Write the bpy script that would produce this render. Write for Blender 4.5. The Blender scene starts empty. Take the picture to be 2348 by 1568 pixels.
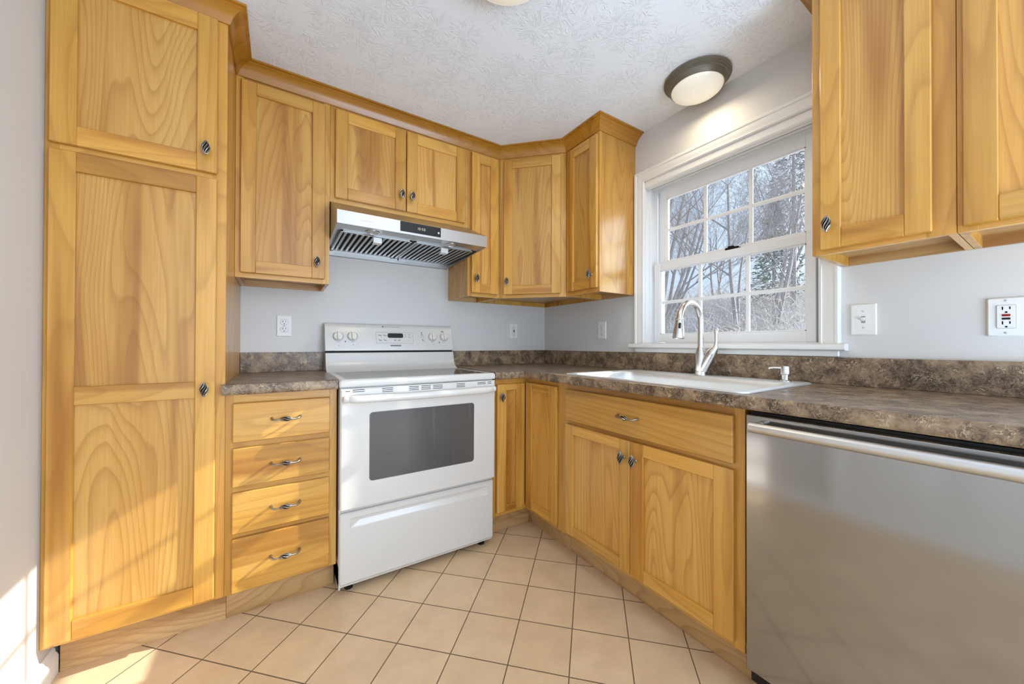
import bpy, math, random
from mathutils import Vector, Matrix

random.seed(7)
SC = bpy.context.scene
COL = SC.collection
PI = math.pi

# ------------------------------------------------------------------ camera
F_PX, YAW, PITCH, ROLL = 829.70, 0.99983, 0.00600, 0.00280
CAM = Vector((-1.8089, -2.3257, 1.0731))
fw = Vector((math.cos(YAW), math.sin(YAW), 0)); rt = Vector((math.sin(YAW), -math.cos(YAW), 0)); up = Vector((0, 0, 1))
fwd = math.cos(PITCH) * fw + math.sin(PITCH) * up
up2 = -math.sin(PITCH) * fw + math.cos(PITCH) * up
right = math.cos(ROLL) * rt + math.sin(ROLL) * up2
upv = -math.sin(ROLL) * rt + math.cos(ROLL) * up2
cd = bpy.data.cameras.new('camera'); co = bpy.data.objects.new('camera', cd); COL.objects.link(co)
cd.sensor_fit = 'HORIZONTAL'; cd.sensor_width = 36.0; cd.lens = F_PX / 2348 * 36.0
cd.clip_start = 0.02; cd.clip_end = 200
M = Matrix.Identity(4)
for i in range(3):
    M[i][0] = right[i]; M[i][1] = upv[i]; M[i][2] = -fwd[i]; M[i][3] = CAM[i]
co.matrix_world = M
SC.camera = co

# ------------------------------------------------------------------ world, sun, fill lamps
SC.view_settings.view_transform = 'Standard'
SC.view_settings.look = 'None'
SC.view_settings.gamma = 1.0
SC.view_settings.use_curve_mapping = False
SC.view_settings.exposure = -0.08

w = bpy.data.worlds.new('sky'); SC.world = w; w.use_nodes = True
nt = w.node_tree; nt.nodes.clear()
o_ = nt.nodes.new('ShaderNodeOutputWorld'); bg = nt.nodes.new('ShaderNodeBackground')
tc = nt.nodes.new('ShaderNodeTexCoord'); sp = nt.nodes.new('ShaderNodeSeparateXYZ'); cr = nt.nodes.new('ShaderNodeValToRGB')
cr.color_ramp.elements[0].position = 0.0; cr.color_ramp.elements[0].color = (0.66, 0.78, 0.95, 1)
cr.color_ramp.elements[1].position = 0.75; cr.color_ramp.elements[1].color = (0.36, 0.58, 0.95, 1)
nt.links.new(tc.outputs['Generated'], sp.inputs[0]); nt.links.new(sp.outputs['Z'], cr.inputs[0])
dp = nt.nodes.new('ShaderNodeVectorMath'); dp.operation = 'DOT_PRODUCT'; dp.inputs[1].default_value = Vector((1, -0.234, 0.605)).normalized()
nt.links.new(tc.outputs['Generated'], dp.inputs[0])
pw = nt.nodes.new('ShaderNodeMath'); pw.operation = 'POWER'; pw.inputs[1].default_value = 14.0; pw.use_clamp = True
mx0 = nt.nodes.new('ShaderNodeMath'); mx0.operation = 'MAXIMUM'; mx0.inputs[1].default_value = 0.0
nt.links.new(dp.outputs['Value'], mx0.inputs[0]); nt.links.new(mx0.outputs[0], pw.inputs[0])
glow_ = nt.nodes.new('ShaderNodeMix'); glow_.data_type = 'RGBA'; glow_.blend_type = 'ADD'; glow_.inputs[7].default_value = (5.0, 5.1, 5.2, 1)   # bright sky around the sun
nt.links.new(pw.outputs[0], glow_.inputs[0]); nt.links.new(cr.outputs[0], glow_.inputs[6])
dp2 = nt.nodes.new('ShaderNodeVectorMath'); dp2.operation = 'DOT_PRODUCT'; dp2.inputs[1].default_value = Vector((.63, -.75, .20)).normalized()
nt.links.new(tc.outputs['Generated'], dp2.inputs[0])
mx2 = nt.nodes.new('ShaderNodeMath'); mx2.operation = 'MAXIMUM'; mx2.inputs[1].default_value = 0.0; nt.links.new(dp2.outputs['Value'], mx2.inputs[0])
pw2 = nt.nodes.new('ShaderNodeMath'); pw2.operation = 'POWER'; pw2.inputs[1].default_value = 12.0; pw2.use_clamp = True; nt.links.new(mx2.outputs[0], pw2.inputs[0])
sky_fill = nt.nodes.new('ShaderNodeMix'); sky_fill.data_type = 'RGBA'; sky_fill.blend_type = 'ADD'; sky_fill.inputs[7].default_value = (8.0, 8.7, 9.6, 1)   # bright lobe added to the sky to light the cabinet side by the window
nt.links.new(pw2.outputs[0], sky_fill.inputs[0]); nt.links.new(glow_.outputs[2], sky_fill.inputs[6])
nt.links.new(sky_fill.outputs[2], bg.inputs['Color']); nt.links.new(bg.outputs[0], o_.inputs['Surface'])
bg.inputs['Strength'].default_value = 1.2

def lamp_obj(name, kind, loc, energy, color=(1, 1, 1), direction=None, **kw):
    l = bpy.data.lights.new(name, kind); l.energy = energy; l.color = color
    for k, v in kw.items(): setattr(l, k, v)
    o = bpy.data.objects.new(name, l); COL.objects.link(o); o.location = loc
    if direction is not None: o.rotation_euler = Vector(direction).to_track_quat('-Z', 'Y').to_euler()
    return o

lamp_obj('sun', 'SUN', (8, -4, 6), 8.5, (1.0, 0.98, 0.95), (-1, 0.234, -0.605), angle=0.009)
# area lamp added to fill in for daylight from the room behind the camera
lamp_obj('daylight_fill', 'AREA', (-1.25, -8.0, 1.6), 54, (1.0, 0.985, 0.965), (0.0, 1, -0.02), shape='RECTANGLE', size=4.5, size_y=3.0)
# unseen area lamp added behind the camera, aimed up to brighten the ceiling
lamp_obj('ceiling_fill', 'AREA', (-.55, -3.6, 0.9), 86, (0.57, 0.77, 1.0), (-0.30, 0.35, 1), shape='RECTANGLE', size=1.6, size_y=1.2)

# ------------------------------------------------------------------ mesh helpers
class MB:
    def __init__(s): s.v = []; s.f = []; s.m = []; s.t = []
    def add(s, vs, fs, m=0, t=None):
        if t is None: t = random.random()
        o = len(s.v); s.v += [tuple(v) for v in vs]
        s.f += [tuple(i + o for i in f) for f in fs]; s.m += [m] * len(fs); s.t += [t] * len(fs)
        return s
    def box(s, x0, x1, y0, y1, z0, z1, c=0.0, m=0, t=None):
        if x0 > x1: x0, x1 = x1, x0
        if y0 > y1: y0, y1 = y1, y0
        if z0 > z1: z0, z1 = z1, z0
        if c <= 0:
            vs = [(x, y, z) for x in (x0, x1) for y in (y0, y1) for z in (z0, z1)]
            return s.add(vs, [(0, 1, 3, 2), (4, 6, 7, 5), (0, 4, 5, 1), (2, 3, 7, 6), (0, 2, 6, 4), (1, 5, 7, 3)], m, t)
        c = min(c, (x1 - x0) * .45, (y1 - y0) * .45, (z1 - z0) * .45)
        B = ((x0, x1), (y0, y1), (z0, z1)); vs = []; idx = {}
        for sx in (0, 1):
            for sy in (0, 1):
                for sz in (0, 1):
                    sg = (sx, sy, sz)
                    for ax in range(3):
                        p = []
                        for k in range(3):
                            e = B[k][sg[k]]
                            if k != ax: e += c if sg[k] == 0 else -c
                            p.append(e)
                        idx[(sg, ax)] = len(vs); vs.append(tuple(p))
        fs = []
        for ax in range(3):
            a, b = [k for k in range(3) if k != ax]
            for sd in (0, 1):
                q = []
                for u, v in ((0, 0), (1, 0), (1, 1), (0, 1)):
                    g = [0, 0, 0]; g[ax] = sd; g[a] = u; g[b] = v; q.append(idx[(tuple(g), ax)])
                fs.append(tuple(q))
        for ax in range(3):
            a, b = [k for k in range(3) if k != ax]
            for u in (0, 1):
                for v in (0, 1):
                    g0 = [0, 0, 0]; g0[a] = u; g0[b] = v; g1 = list(g0); g1[ax] = 1
                    g0 = tuple(g0); g1 = tuple(g1)
                    fs.append((idx[(g0, a)], idx[(g1, a)], idx[(g1, b)], idx[(g0, b)]))
        for sx in (0, 1):
            for sy in (0, 1):
                for sz in (0, 1):
                    fs.append(tuple(idx[((sx, sy, sz), k)] for k in range(3)))
        return s.add(vs, fs, m, t)
    def prism(s, poly, axis, a, b, m=0, t=None):
        def P(p, k):
            if axis == 'x': return (k, p[0], p[1])
            if axis == 'y': return (p[0], k, p[1])
            return (p[0], p[1], k)
        n = len(poly); vs = [P(p, a) for p in poly] + [P(p, b) for p in poly]
        fs = [(i, (i + 1) % n, n + (i + 1) % n, n + i) for i in range(n)] + [tuple(range(n)), tuple(range(2 * n - 1, n - 1, -1))]
        return s.add(vs, fs, m, t)
    def loops(s, lp, cap0=True, cap1=True, m=0, t=None):
        n = len(lp[0]); vs = [p for l in lp for p in l]; fs = []
        for k in range(len(lp) - 1):
            for i in range(n):
                j = (i + 1) % n; fs.append((k * n + i, k * n + j, (k + 1) * n + j, (k + 1) * n + i))
        if cap0: fs.append(tuple(range(n)))
        if cap1: fs.append(tuple((len(lp) - 1) * n + i for i in range(n)))
        return s.add(vs, fs, m, t)
    def lathe(s, prof, n=24, mat=None, cap0=True, cap1=True, m=0, t=None):
        lp = []
        for r, z in prof:
            l = [Vector((r * math.cos(2 * PI * i / n), r * math.sin(2 * PI * i / n), z)) for i in range(n)]
            if mat is not None: l = [mat @ p for p in l]
            lp.append([tuple(p) for p in l])
        return s.loops(lp, cap0, cap1, m, t)
    def tube(s, pts, rad, n=10, m=0, t=None, cap=True, flat=None):
        pts = [Vector(p) for p in pts]
        if not hasattr(rad, '__len__'): rad = [rad] * len(pts)
        T = []
        for i in range(len(pts)):
            a = pts[max(i - 1, 0)]; b = pts[min(i + 1, len(pts) - 1)]; T.append((b - a).normalized())
        ref = Vector((0, 0, 1)) if abs(T[0].z) < .9 else Vector((0, 1, 0))
        N = (ref - T[0] * ref.dot(T[0])).normalized(); lp = []
        for i, p in enumerate(pts):
            N = (N - T[i] * N.dot(T[i])).normalized(); Bn = T[i].cross(N)
            r = rad[i]; fl = 1 if flat is None else flat
            lp.append([tuple(p + r * math.cos(2 * PI * k / n) * N + r * fl * math.sin(2 * PI * k / n) * Bn) for k in range(n)])
        return s.loops(lp, cap, cap, m, t)
    def sweep(s, path, prof, fn, m=0, t=None, cap=True):
        """mitred sweep of prof [(offset to the left of the path, height)] along an open 2D path"""
        n = len(path); P = [Vector(p) for p in path]; seg = []
        for i in range(n - 1):
            d = (P[i + 1] - P[i]).normalized(); seg.append(Vector((-d.y, d.x)))
        lp = []
        for i in range(n):
            if i == 0: nn = seg[0]; k = 1
            elif i == n - 1: nn = seg[-1]; k = 1
            else:
                nn = (seg[i - 1] + seg[i]).normalized(); k = 1 / max(nn.dot(seg[i]), .2)
            lp.append([fn(P[i].x + nn.x * k * o, P[i].y + nn.y * k * o, h) for o, h in prof])
        for a in range(n - 1):          # each leg its own board
            tt = random.random() if t is None else t
            s.loops([lp[a], lp[a + 1]], cap and a == 0, cap and a == n - 2, m, tt)
        return s
    def build(s, name, mats, parent=None, smooth=None, loc=None, rot=None):
        me = bpy.data.meshes.new(name)
        me.from_pydata(s.v, [], s.f)
        if not isinstance(mats, (list, tuple)): mats = [mats]
        for mt in mats: me.materials.append(mt)
        me.polygons.foreach_set('material_index', s.m)
        at = me.attributes.new('tone', 'FLOAT', 'FACE'); at.data.foreach_set('value', s.t)
        import bmesh
        bm = bmesh.new(); bm.from_mesh(me)
        bmesh.ops.recalc_face_normals(bm, faces=bm.faces); bm.to_mesh(me); bm.free()
        if smooth:
            me.polygons.foreach_set('use_smooth', [True] * len(me.polygons))
            me.set_sharp_from_angle(angle=math.radians(smooth))
        me.update()
        o = bpy.data.objects.new(name, me); COL.objects.link(o)
        if parent is not None: o.parent = parent
        if loc is not None: o.location = loc
        if rot is not None: o.rotation_euler = (0, 0, rot)
        return o

def tag(o, label=None, cat=None, group=None, kind=None):
    if label: o['label'] = label
    if cat: o['category'] = cat
    if group: o['group'] = group
    if kind: o['kind'] = kind
    return o
def thing(name, label, cat, loc=(0, 0, 0), rotz=0, group=None, kind=None):
    o = bpy.data.objects.new(name, None); COL.objects.link(o); o.empty_display_size = .05
    o.location = loc; o.rotation_euler = (0, 0, rotz)
    return tag(o, label, cat, group, kind)
def struct(o, label=None, cat=None):
    o['kind'] = 'structure'
    return tag(o, label, cat)
def rrect(x0, x1, y0, y1, r, n=5):
    pts = []
    for cx, cy, a0 in ((x1 - r, y1 - r, 0), (x0 + r, y1 - r, 90), (x0 + r, y0 + r, 180), (x1 - r, y0 + r, 270)):
        for k in range(n + 1):
            a = math.radians(a0 + 90 * k / n); pts.append((cx + r * math.cos(a), cy + r * math.sin(a)))
    return pts
def xz(pts, y): return [(p[0], y, p[1]) for p in pts]
def xy(pts, z): return [(p[0], p[1], z) for p in pts]

# ------------------------------------------------------------------ materials
def srgb(r, g, b):
    f = lambda c: (c / 255 / 12.92) if c / 255 <= .04045 else ((c / 255 + .055) / 1.055) ** 2.4
    return (f(r), f(g), f(b), 1)
class NT:
    def __init__(s, name):
        s.mat = bpy.data.materials.new(name); s.mat.use_nodes = True; s.t = s.mat.node_tree
        s.b = s.t.nodes['Principled BSDF']; s.out = s.t.nodes['Material Output']
    def n(s, ty, **kw):
        nd = s.t.nodes.new(ty)
        for k, v in kw.items():
            if k.startswith('i_'):
                key = k[2:].replace('_', ' ')
                nd.inputs[key].default_value = v
            else: setattr(nd, k, v)
        return nd
    def l(s, a, b): s.t.links.new(a, b)
    def obj(s): return s.n('ShaderNodeTexCoord').outputs['Object']
    def mapping(s, vec, scale=(1, 1, 1), loc=(0, 0, 0), rot=(0, 0, 0)):
        m = s.n('ShaderNodeMapping'); m.inputs['Scale'].default_value = scale; m.inputs['Location'].default_value = loc; m.inputs['Rotation'].default_value = rot
        s.l(vec, m.inputs['Vector']); return m.outputs[0]
    def noise(s, vec, scale=1, detail=2, rough=.5, dist=0):
        nd = s.n('ShaderNodeTexNoise'); nd.inputs['Scale'].default_value = scale; nd.inputs['Detail'].default_value = detail
        nd.inputs['Roughness'].default_value = rough; nd.inputs['Distortion'].default_value = dist
        s.l(vec, nd.inputs['Vector']); return nd.outputs['Fac']
    def math(s, op, a, b=None, c=None):
        nd = s.n('ShaderNodeMath', operation=op)
        for i, x in enumerate((a, b, c)):
            if x is None: continue
            if isinstance(x, (int, float)): nd.inputs[i].default_value = x
            else: s.l(x, nd.inputs[i])
        return nd.outputs[0]
    def ramp(s, fac, stops):
        nd = s.n('ShaderNodeValToRGB'); el = nd.color_ramp.elements
        while len(el) < len(stops): el.new(.5)
        for e, (p, c) in zip(el, stops): e.position = p; e.color = c if len(c) == 4 else (*c, 1)
        s.l(fac, nd.inputs[0]); return nd.outputs[0]
    def mix(s, fac, a, b, mode='MIX'):
        nd = s.n('ShaderNodeMix', data_type='RGBA', blend_type=mode)
        if isinstance(fac, (int, float)): nd.inputs[0].default_value = fac
        else: s.l(fac, nd.inputs[0])
        for sock, v in ((nd.inputs[6], a), (nd.inputs[7], b)):
            if isinstance(v, tuple): sock.default_value = v
            else: s.l(v, sock)
        return nd.outputs[2]
    def bump(s, h, strength=.2, dist=.002):
        nd = s.n('ShaderNodeBump'); nd.inputs['Strength'].default_value = strength; nd.inputs['Distance'].default_value = dist
        s.l(h, nd.inputs['Height']); s.l(nd.outputs[0], s.b.inputs['Normal'])
    def set(s, **kw):
        for k, v in kw.items(): s.b.inputs[k.replace('_', ' ')].default_value = v
        return s

def plain(name, col, rough=.5, metal=0.0, spec=.5, var=0.0):
    m = NT(name); m.set(Roughness=rough, Metallic=metal); m.b.inputs['Specular IOR Level'].default_value = spec
    nz = m.noise(m.obj(), 14, 3)
    lo = tuple(c * (1 - var) for c in col[:3]) + (1,); hi = tuple(min(1, c * (1 + var)) for c in col[:3]) + (1,)
    m.l(m.ramp(nz, [(.3, lo), (.7, hi)]), m.b.inputs['Base Color'])
    return m.mat

def wood(name, axis='z', figure=1.0, dark=srgb(148, 90, 34), mid=srgb(211, 158, 80), light=srgb(230, 187, 112)):
    m = NT(name)
    at = m.n('ShaderNodeAttribute', attribute_name='tone').outputs['Fac']
    oi = m.n('ShaderNodeObjectInfo').outputs['Random']
    seed = m.math('ADD', m.math('MULTIPLY', at, 23.0), m.math('MULTIPLY', oi, 31.0))
    cx = m.n('ShaderNodeCombineXYZ'); m.l(seed, cx.inputs[0]); m.l(m.math('MULTIPLY', seed, .7), cx.inputs[1]); m.l(seed, cx.inputs[2])
    va = m.n('ShaderNodeVectorMath', operation='ADD'); m.l(m.obj(), va.inputs[0]); m.l(cx.outputs[0], va.inputs[1]); v = va.outputs[0]
    def sc(across, along):
        return m.mapping(v, {'z': (across, across, along), 'x': (along, across, across), 'y': (across, along, across)}[axis])
    # plain-sawn figure: contour lines of a stretched, soft noise
    fig = m.noise(sc(3.4, .50), 1, 2.4, .38, .15)
    ring = m.math('FRACT', m.math('MULTIPLY', fig, 40.0 * figure))
    ringm = m.math('MULTIPLY', m.math('POWER', ring, 3.6), m.ramp(ring, [(0, (1, 1, 1, 1)), (.90, (1, 1, 1, 1)), (1, (0, 0, 0, 1))]))
    fib = m.ramp(m.noise(sc(190, 4), 1, 3, .65), [(.32, (0, 0, 0, 1)), (.68, (1, 1, 1, 1))])
    blot = m.noise(sc(6.5, .8), 1, 3, .55, .3)
    streak = m.noise(sc(13, .55), 1, 2, .5, .4)
    base = m.ramp(blot, [(.25, dark), (.42, mid), (.72, light)])
    base = m.mix(.33, base, mid)
    base = m.mix(m.math('MULTIPLY', ringm, .34 + .20 * figure), base, dark)
    stk = m.math('MULTIPLY', m.ramp(streak, [(.56, (0, 0, 0, 1)), (.68, (1, 1, 1, 1))]), .60)
    base = m.mix(stk, base, dark)
    base = m.mix(m.math('MULTIPLY', fib, .24), base, srgb(160, 102, 42))
    hv = m.n('ShaderNodeHueSaturation'); hv.inputs['Hue'].default_value = .5; hv.inputs['Saturation'].default_value = 1.05
    m.l(m.math('ADD', .84, m.math('MULTIPLY', at, .24)), hv.inputs['Value']); m.l(base, hv.inputs['Color'])
    m.l(hv.outputs[0], m.b.inputs['Base Color'])
    m.l(m.math('ADD', .30, m.math('MULTIPLY', fib, .14)), m.b.inputs['Roughness'])
    m.b.inputs['Specular IOR Level'].default_value = .45; m.b.inputs['Coat Weight'].default_value = .45; m.b.inputs['Coat Roughness'].default_value = .22
    m.bump(fib, .06, .0006)
    return m.mat
WZ = wood('maple_vertical', 'z', .45); WX = wood('maple_horizontal', 'x', .5); WP = wood('maple_panel', 'z', 1.1, mid=srgb(212, 160, 88))
WY = wood('maple_depth', 'y')
WM = wood('maple_moulding', 'x', .7, dark=srgb(140, 86, 28), mid=srgb(180, 125, 50), light=srgb(196, 144, 70))
WS = wood('maple_side', 'z', .8)
WT = wood('toe_kick_oak', 'x', 1.2, dark=srgb(138, 98, 60), mid=srgb(198, 162, 114), light=srgb(214, 184, 140))
WU = wood('cabinet_underside', 'x', .6, mid=srgb(196, 160, 112), light=srgb(212, 182, 138))

def paint(name, col, rough=.55, bump=.03, scale=180):
    m = NT(name); m.set(Roughness=rough); m.b.inputs['Base Color'].default_value = col
    nz = m.noise(m.obj(), scale, 3); m.bump(nz, bump, .001)
    v = m.noise(m.obj(), 1.4, 2); lo = tuple(c * .97 for c in col[:3]) + (1,)
    m.l(m.ramp(v, [(.3, lo), (.7, col)]), m.b.inputs['Base Color'])
    return m.mat
WALL = paint('wall_paint', srgb(218, 216, 213)); TRIM = paint('trim_paint', srgb(238, 237, 234), .32, .008, 40)
VINYL = paint('window_vinyl', srgb(238, 239, 240), .35, .004, 30)
def ceiling_mat():
    m = NT('stomped_ceiling'); m.set(Roughness=.7); m.b.inputs['Base Color'].default_value = srgb(236, 239, 243)
    p = m.obj()
    lay = []
    for sc_, off in ((5.8, 0.0), (6.9, 3.37)):      # overlapping bursts left by the stomp brush
        q = m.mapping(p, (1, 1, 1), (off, off * .7, 0))
        vo = m.n('ShaderNodeTexVoronoi', feature='F1', voronoi_dimensions='2D'); vo.inputs['Scale'].default_value = sc_; m.l(q, vo.inputs['Vector'])
        df = m.n('ShaderNodeVectorMath', operation='SUBTRACT'); m.l(q, df.inputs[0]); m.l(vo.outputs['Position'], df.inputs[1])
        sx = m.n('ShaderNodeSeparateXYZ'); m.l(df.outputs[0], sx.inputs[0])
        wob = m.noise(q, 9, 2); an = m.math('ADD', m.math('ARCTAN2', sx.outputs[1], sx.outputs[0]), m.math('MULTIPLY', wob, 1.2))
        fl = m.n('ShaderNodeCombineXYZ'); m.l(sx.outputs[0], fl.inputs[0]); m.l(sx.outputs[1], fl.inputs[1])
        ln = m.n('ShaderNodeVectorMath', operation='LENGTH'); m.l(fl.outputs[0], ln.inputs[0])
        cc = m.n('ShaderNodeCombineXYZ'); m.l(m.math('MULTIPLY', an, 5.0), cc.inputs[0]); m.l(m.math('MULTIPLY', ln.outputs['Value'], 24.0), cc.inputs[1])
        sep = m.n('ShaderNodeSeparateColor'); m.l(vo.outputs['Color'], sep.inputs[0]); m.l(m.math('MULTIPLY', sep.outputs[0], 40.0), cc.inputs[2])
        st = m.noise(cc.outputs[0], 1, 2.5, .6, .6)
        rid = m.ramp(st, [(.54, (0, 0, 0, 1)), (.62, (1, 1, 1, 1)), (.72, (.4, .4, .4, 1))])
        lay.append(m.math('MULTIPLY', rid, m.ramp(m.math('MULTIPLY', ln.outputs['Value'], sc_), [(.06, (0, 0, 0, 1)), (.16, (1, 1, 1, 1)), (.42, (.8, .8, .8, 1)), (.62, (0, 0, 0, 1))])))
    big = m.math('MAXIMUM', lay[0], lay[1])
    fine = m.noise(p, 70, 3, .6)
    h = m.math('ADD', big, m.math('MULTIPLY', fine, .25))
    m.bump(h, .55, .004)
    return m.mat
CEIL = ceiling_mat()

def laminate():
    m = NT('brown_stone_laminate'); p = m.obj()
    wv = m.n('ShaderNodeTexNoise'); wv.inputs['Scale'].default_value = 22; wv.inputs['Detail'].default_value = 3; m.l(p, wv.inputs['Vector'])
    dis = m.n('ShaderNodeVectorMath', operation='MULTIPLY_ADD'); m.l(wv.outputs['Color'], dis.inputs[0]); dis.inputs[1].default_value = (.035, .035, .035); m.l(p, dis.inputs[2])
    q = dis.outputs[0]
    cloud = m.noise(q, 17, 6, .62)
    fine = m.noise(q, 85, 4, .6)
    base = m.ramp(m.math('ADD', m.math('MULTIPLY', cloud, .72), m.math('MULTIPLY', fine, .28)),
                  [(.34, srgb(44, 35, 29)), (.46, srgb(92, 74, 58)), (.56, srgb(140, 117, 92)), (.70, srgb(182, 156, 122))])
    def vein(scale, width, dd):
        n1 = m.noise(q, scale, 3, .55, dd)
        return m.ramp(m.math('ABSOLUTE', m.math('SUBTRACT', n1, .5)), [(0, (1, 1, 1, 1)), (width, (0, 0, 0, 1))])
    gate = m.ramp(m.noise(p, 30, 2), [(.42, (0, 0, 0, 1)), (.62, (1, 1, 1, 1))])
    v1 = m.math('MULTIPLY', vein(44, .028, 1.2), m.math('MULTIPLY', gate, .9))
    v2 = m.math('MULTIPLY', vein(80, .04, 1.0), .5)
    base = m.mix(v1, base, srgb(214, 190, 156)); base = m.mix(v2, base, srgb(170, 146, 118))
    m.l(base, m.b.inputs['Base Color']); m.l(m.math('ADD', .26, m.math('MULTIPLY', fine, .1)), m.b.inputs['Roughness'])
    m.b.inputs['Specular IOR Level'].default_value = .5
    m.bump(fine, .05, .0008)
    return m.mat
LAM = laminate()

def tile_floor():
    m = NT('diagonal_beige_tile'); p = m.obj(); s2 = 2 ** -.5; TL = .2034
    d1 = m.n('ShaderNodeVectorMath', operation='DOT_PRODUCT'); m.l(p, d1.inputs[0]); d1.inputs[1].default_value = (s2, s2, 0)
    d2 = m.n('ShaderNodeVectorMath', operation='DOT_PRODUCT'); m.l(p, d2.inputs[0]); d2.inputs[1].default_value = (s2, -s2, 0)
    uu = m.math('ADD', d1.outputs['Value'], .9238 + 40 * TL); vv = m.math('ADD', d2.outputs['Value'], -.095 + 40 * TL)
    c = m.n('ShaderNodeCombineXYZ'); m.l(uu, c.inputs[0]); m.l(vv, c.inputs[1])
    br = m.n('ShaderNodeTexBrick', offset=0.0, squash=1.0); m.l(c.outputs[0], br.inputs['Vector'])
    for k, v in (('Scale', 1.0), ('Mortar Size', .0022), ('Mortar Smooth', .25), ('Bias', 0.0), ('Brick Width', TL), ('Row Height', TL)): br.inputs[k].default_value = v
    br.inputs['Color1'].default_value = srgb(238, 208, 168); br.inputs['Color2'].default_value = srgb(228, 198, 158); br.inputs['Mortar'].default_value = srgb(112, 94, 72)
    n1 = m.noise(p, 9, 5, .6); n2 = m.noise(m.mapping(p, (30, 12, 1), rot=(0, 0, .5)), 1, 3, .6)
    t = m.mix(m.math('MULTIPLY', m.ramp(n1, [(.35, (0, 0, 0, 1)), (.7, (1, 1, 1, 1))]), .5), br.outputs['Color'], srgb(204, 172, 134))
    t = m.mix(m.math('MULTIPLY', m.ramp(n2, [(.55, (0, 0, 0, 1)), (.75, (1, 1, 1, 1))]), .22), t, srgb(222, 204, 178))
    col = m.mix(br.outputs['Fac'], t, srgb(112, 94, 72))
    m.l(col, m.b.inputs['Base Color'])
    m.l(m.math('ADD', .30, m.math('MULTIPLY', br.outputs['Fac'], .5)), m.b.inputs['Roughness'])
    h = m.math('ADD', m.math('SUBTRACT', 1, br.outputs['Fac']), m.math('MULTIPLY', n1, .12)); m.bump(h, .2, .002)
    return m.mat
TILE = tile_floor()

def steel(name, col=.62, rough=.26, stretch=(2, 260, 260), amp=.12, bump=.03, tint=(1, .985, .965), aniso=0):
    m = NT(name); m.set(Metallic=1.0); m.b.inputs['Base Color'].default_value = (col * tint[0], col * tint[1], col * tint[2], 1)
    nz = m.noise(m.mapping(m.obj(), stretch), 1, 4, .6)
    m.l(m.math('ADD', rough - amp / 2, m.math('MULTIPLY', nz, amp)), m.b.inputs['Roughness'])
    if bump: m.bump(nz, bump, .0006)
    if aniso:      # sideways brushing spreads reflections up and down
        m.set(Anisotropic=aniso); c = m.n('ShaderNodeCombineXYZ'); c.inputs[2].default_value = 1.0; m.l(c.outputs[0], m.b.inputs['Tangent'])
    return m.mat
STEEL_DW = steel('brushed_steel_door', .36, .11, (3, 300, 300), .03, 0, (1, .99, .98), .15); STEEL = steel('brushed_steel', .50, .34, (3, 260, 260), .08, .008); STEEL_H = steel('satin_bar_steel', .62, .40, (60, 60, 60), .04, 0); STEEL_S = steel('sink_steel', .88, .50, (120, 4, 120), .08, .01, (.94, .98, 1.0))
NICKEL = steel('satin_nickel', .66, .24, (60, 60, 8), .08, .01); STEEL_D = steel('filter_steel', .42, .34, (200, 4, 200))
PEWTER = steel('antique_pewter', .36, .28, (40, 40, 40), .12, .0, (1, .95, .88)); GAP_SHADE = plain('rib_gap_shade', srgb(26, 22, 19), .5, .3, .3, .1)  # near-black stands in for the shade between knob and pull ribs
BRONZE = plain('weathered_bronze', srgb(116, 108, 94), .40, .25, .5, .12)
WHITE = plain('white_enamel', srgb(214, 212, 208), .22, 0, .5, .008); WHITE2 = plain('white_plastic', srgb(236, 236, 233), .35, 0, .5, .01); CREAM = plain('knob_plastic', srgb(226, 222, 212), .3, 0, .5, .01)
BLACK = plain('black_plastic', srgb(14, 14, 14), .4, 0, .4, .1); SLOT = plain('dark_slot', srgb(18, 17, 16), .6, 0, .2, .1)
GREYP = plain('grey_print', srgb(150, 150, 150), .5, 0, .3, .05); GREYD = plain('dark_grey_print', srgb(105, 105, 104), .5, 0, .3, .05); GREYL = plain('light_grey_print', srgb(200, 200, 198), .5, 0, .3, .05)
RED = plain('red_button', srgb(150, 14, 12), .4, 0, .4, .05); CERAM = plain('ceramic_glass', srgb(36, 37, 39), .06, 0, .6, .1)
HANDLEW = plain('bright_tab', srgb(222, 224, 222), .25, .1, .5, .02)
def oven_glass():
    m = NT('oven_window_glass'); p = m.obj(); m.set(Roughness=.12); m.b.inputs['Specular IOR Level'].default_value = .6
    sp_ = m.n('ShaderNodeTexVoronoi', feature='F1'); sp_.inputs['Scale'].default_value = 90; m.l(p, sp_.inputs['Vector'])
    dots = m.ramp(sp_.outputs['Distance'], [(.10, (1, 1, 1, 1)), (.16, (0, 0, 0, 1))])
    gate = m.ramp(m.noise(p, 6, 2), [(.5, (0, 0, 0, 1)), (.65, (1, 1, 1, 1))])
    run = m.ramp(m.noise(m.mapping(p, (70, 70, 2)), 1, 2, .5), [(.62, (0, 0, 0, 1)), (.75, (1, 1, 1, 1))])
    b = m.mix(m.math('MULTIPLY', m.math('MULTIPLY', dots, gate), .4), srgb(84, 82, 83), srgb(160, 158, 155))
    b = m.mix(m.math('MULTIPLY', run, .12), b, srgb(150, 145, 140))
    m.l(b, m.b.inputs['Base Color']); return m.mat
OVENG = oven_glass()
def glass_mat():
    m = NT('window_glass'); t = m.t; t.nodes.remove(m.b)
    tr = m.n('ShaderNodeBsdfTransparent'); tr.inputs['Color'].default_value = (.97, .985, .98, 1)
    gl = m.n('ShaderNodeBsdfGlossy'); gl.inputs['Roughness'].default_value = .01
    fr = m.n('ShaderNodeFresnel'); fr.inputs['IOR'].default_value = 1.35
    mx = m.n('ShaderNodeMixShader'); m.l(fr.outputs[0], mx.inputs[0]); m.l(tr.outputs[0], mx.inputs[1]); m.l(gl.outputs[0], mx.inputs[2]); m.l(mx.outputs[0], m.out.inputs['Surface'])
    return m.mat
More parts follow.
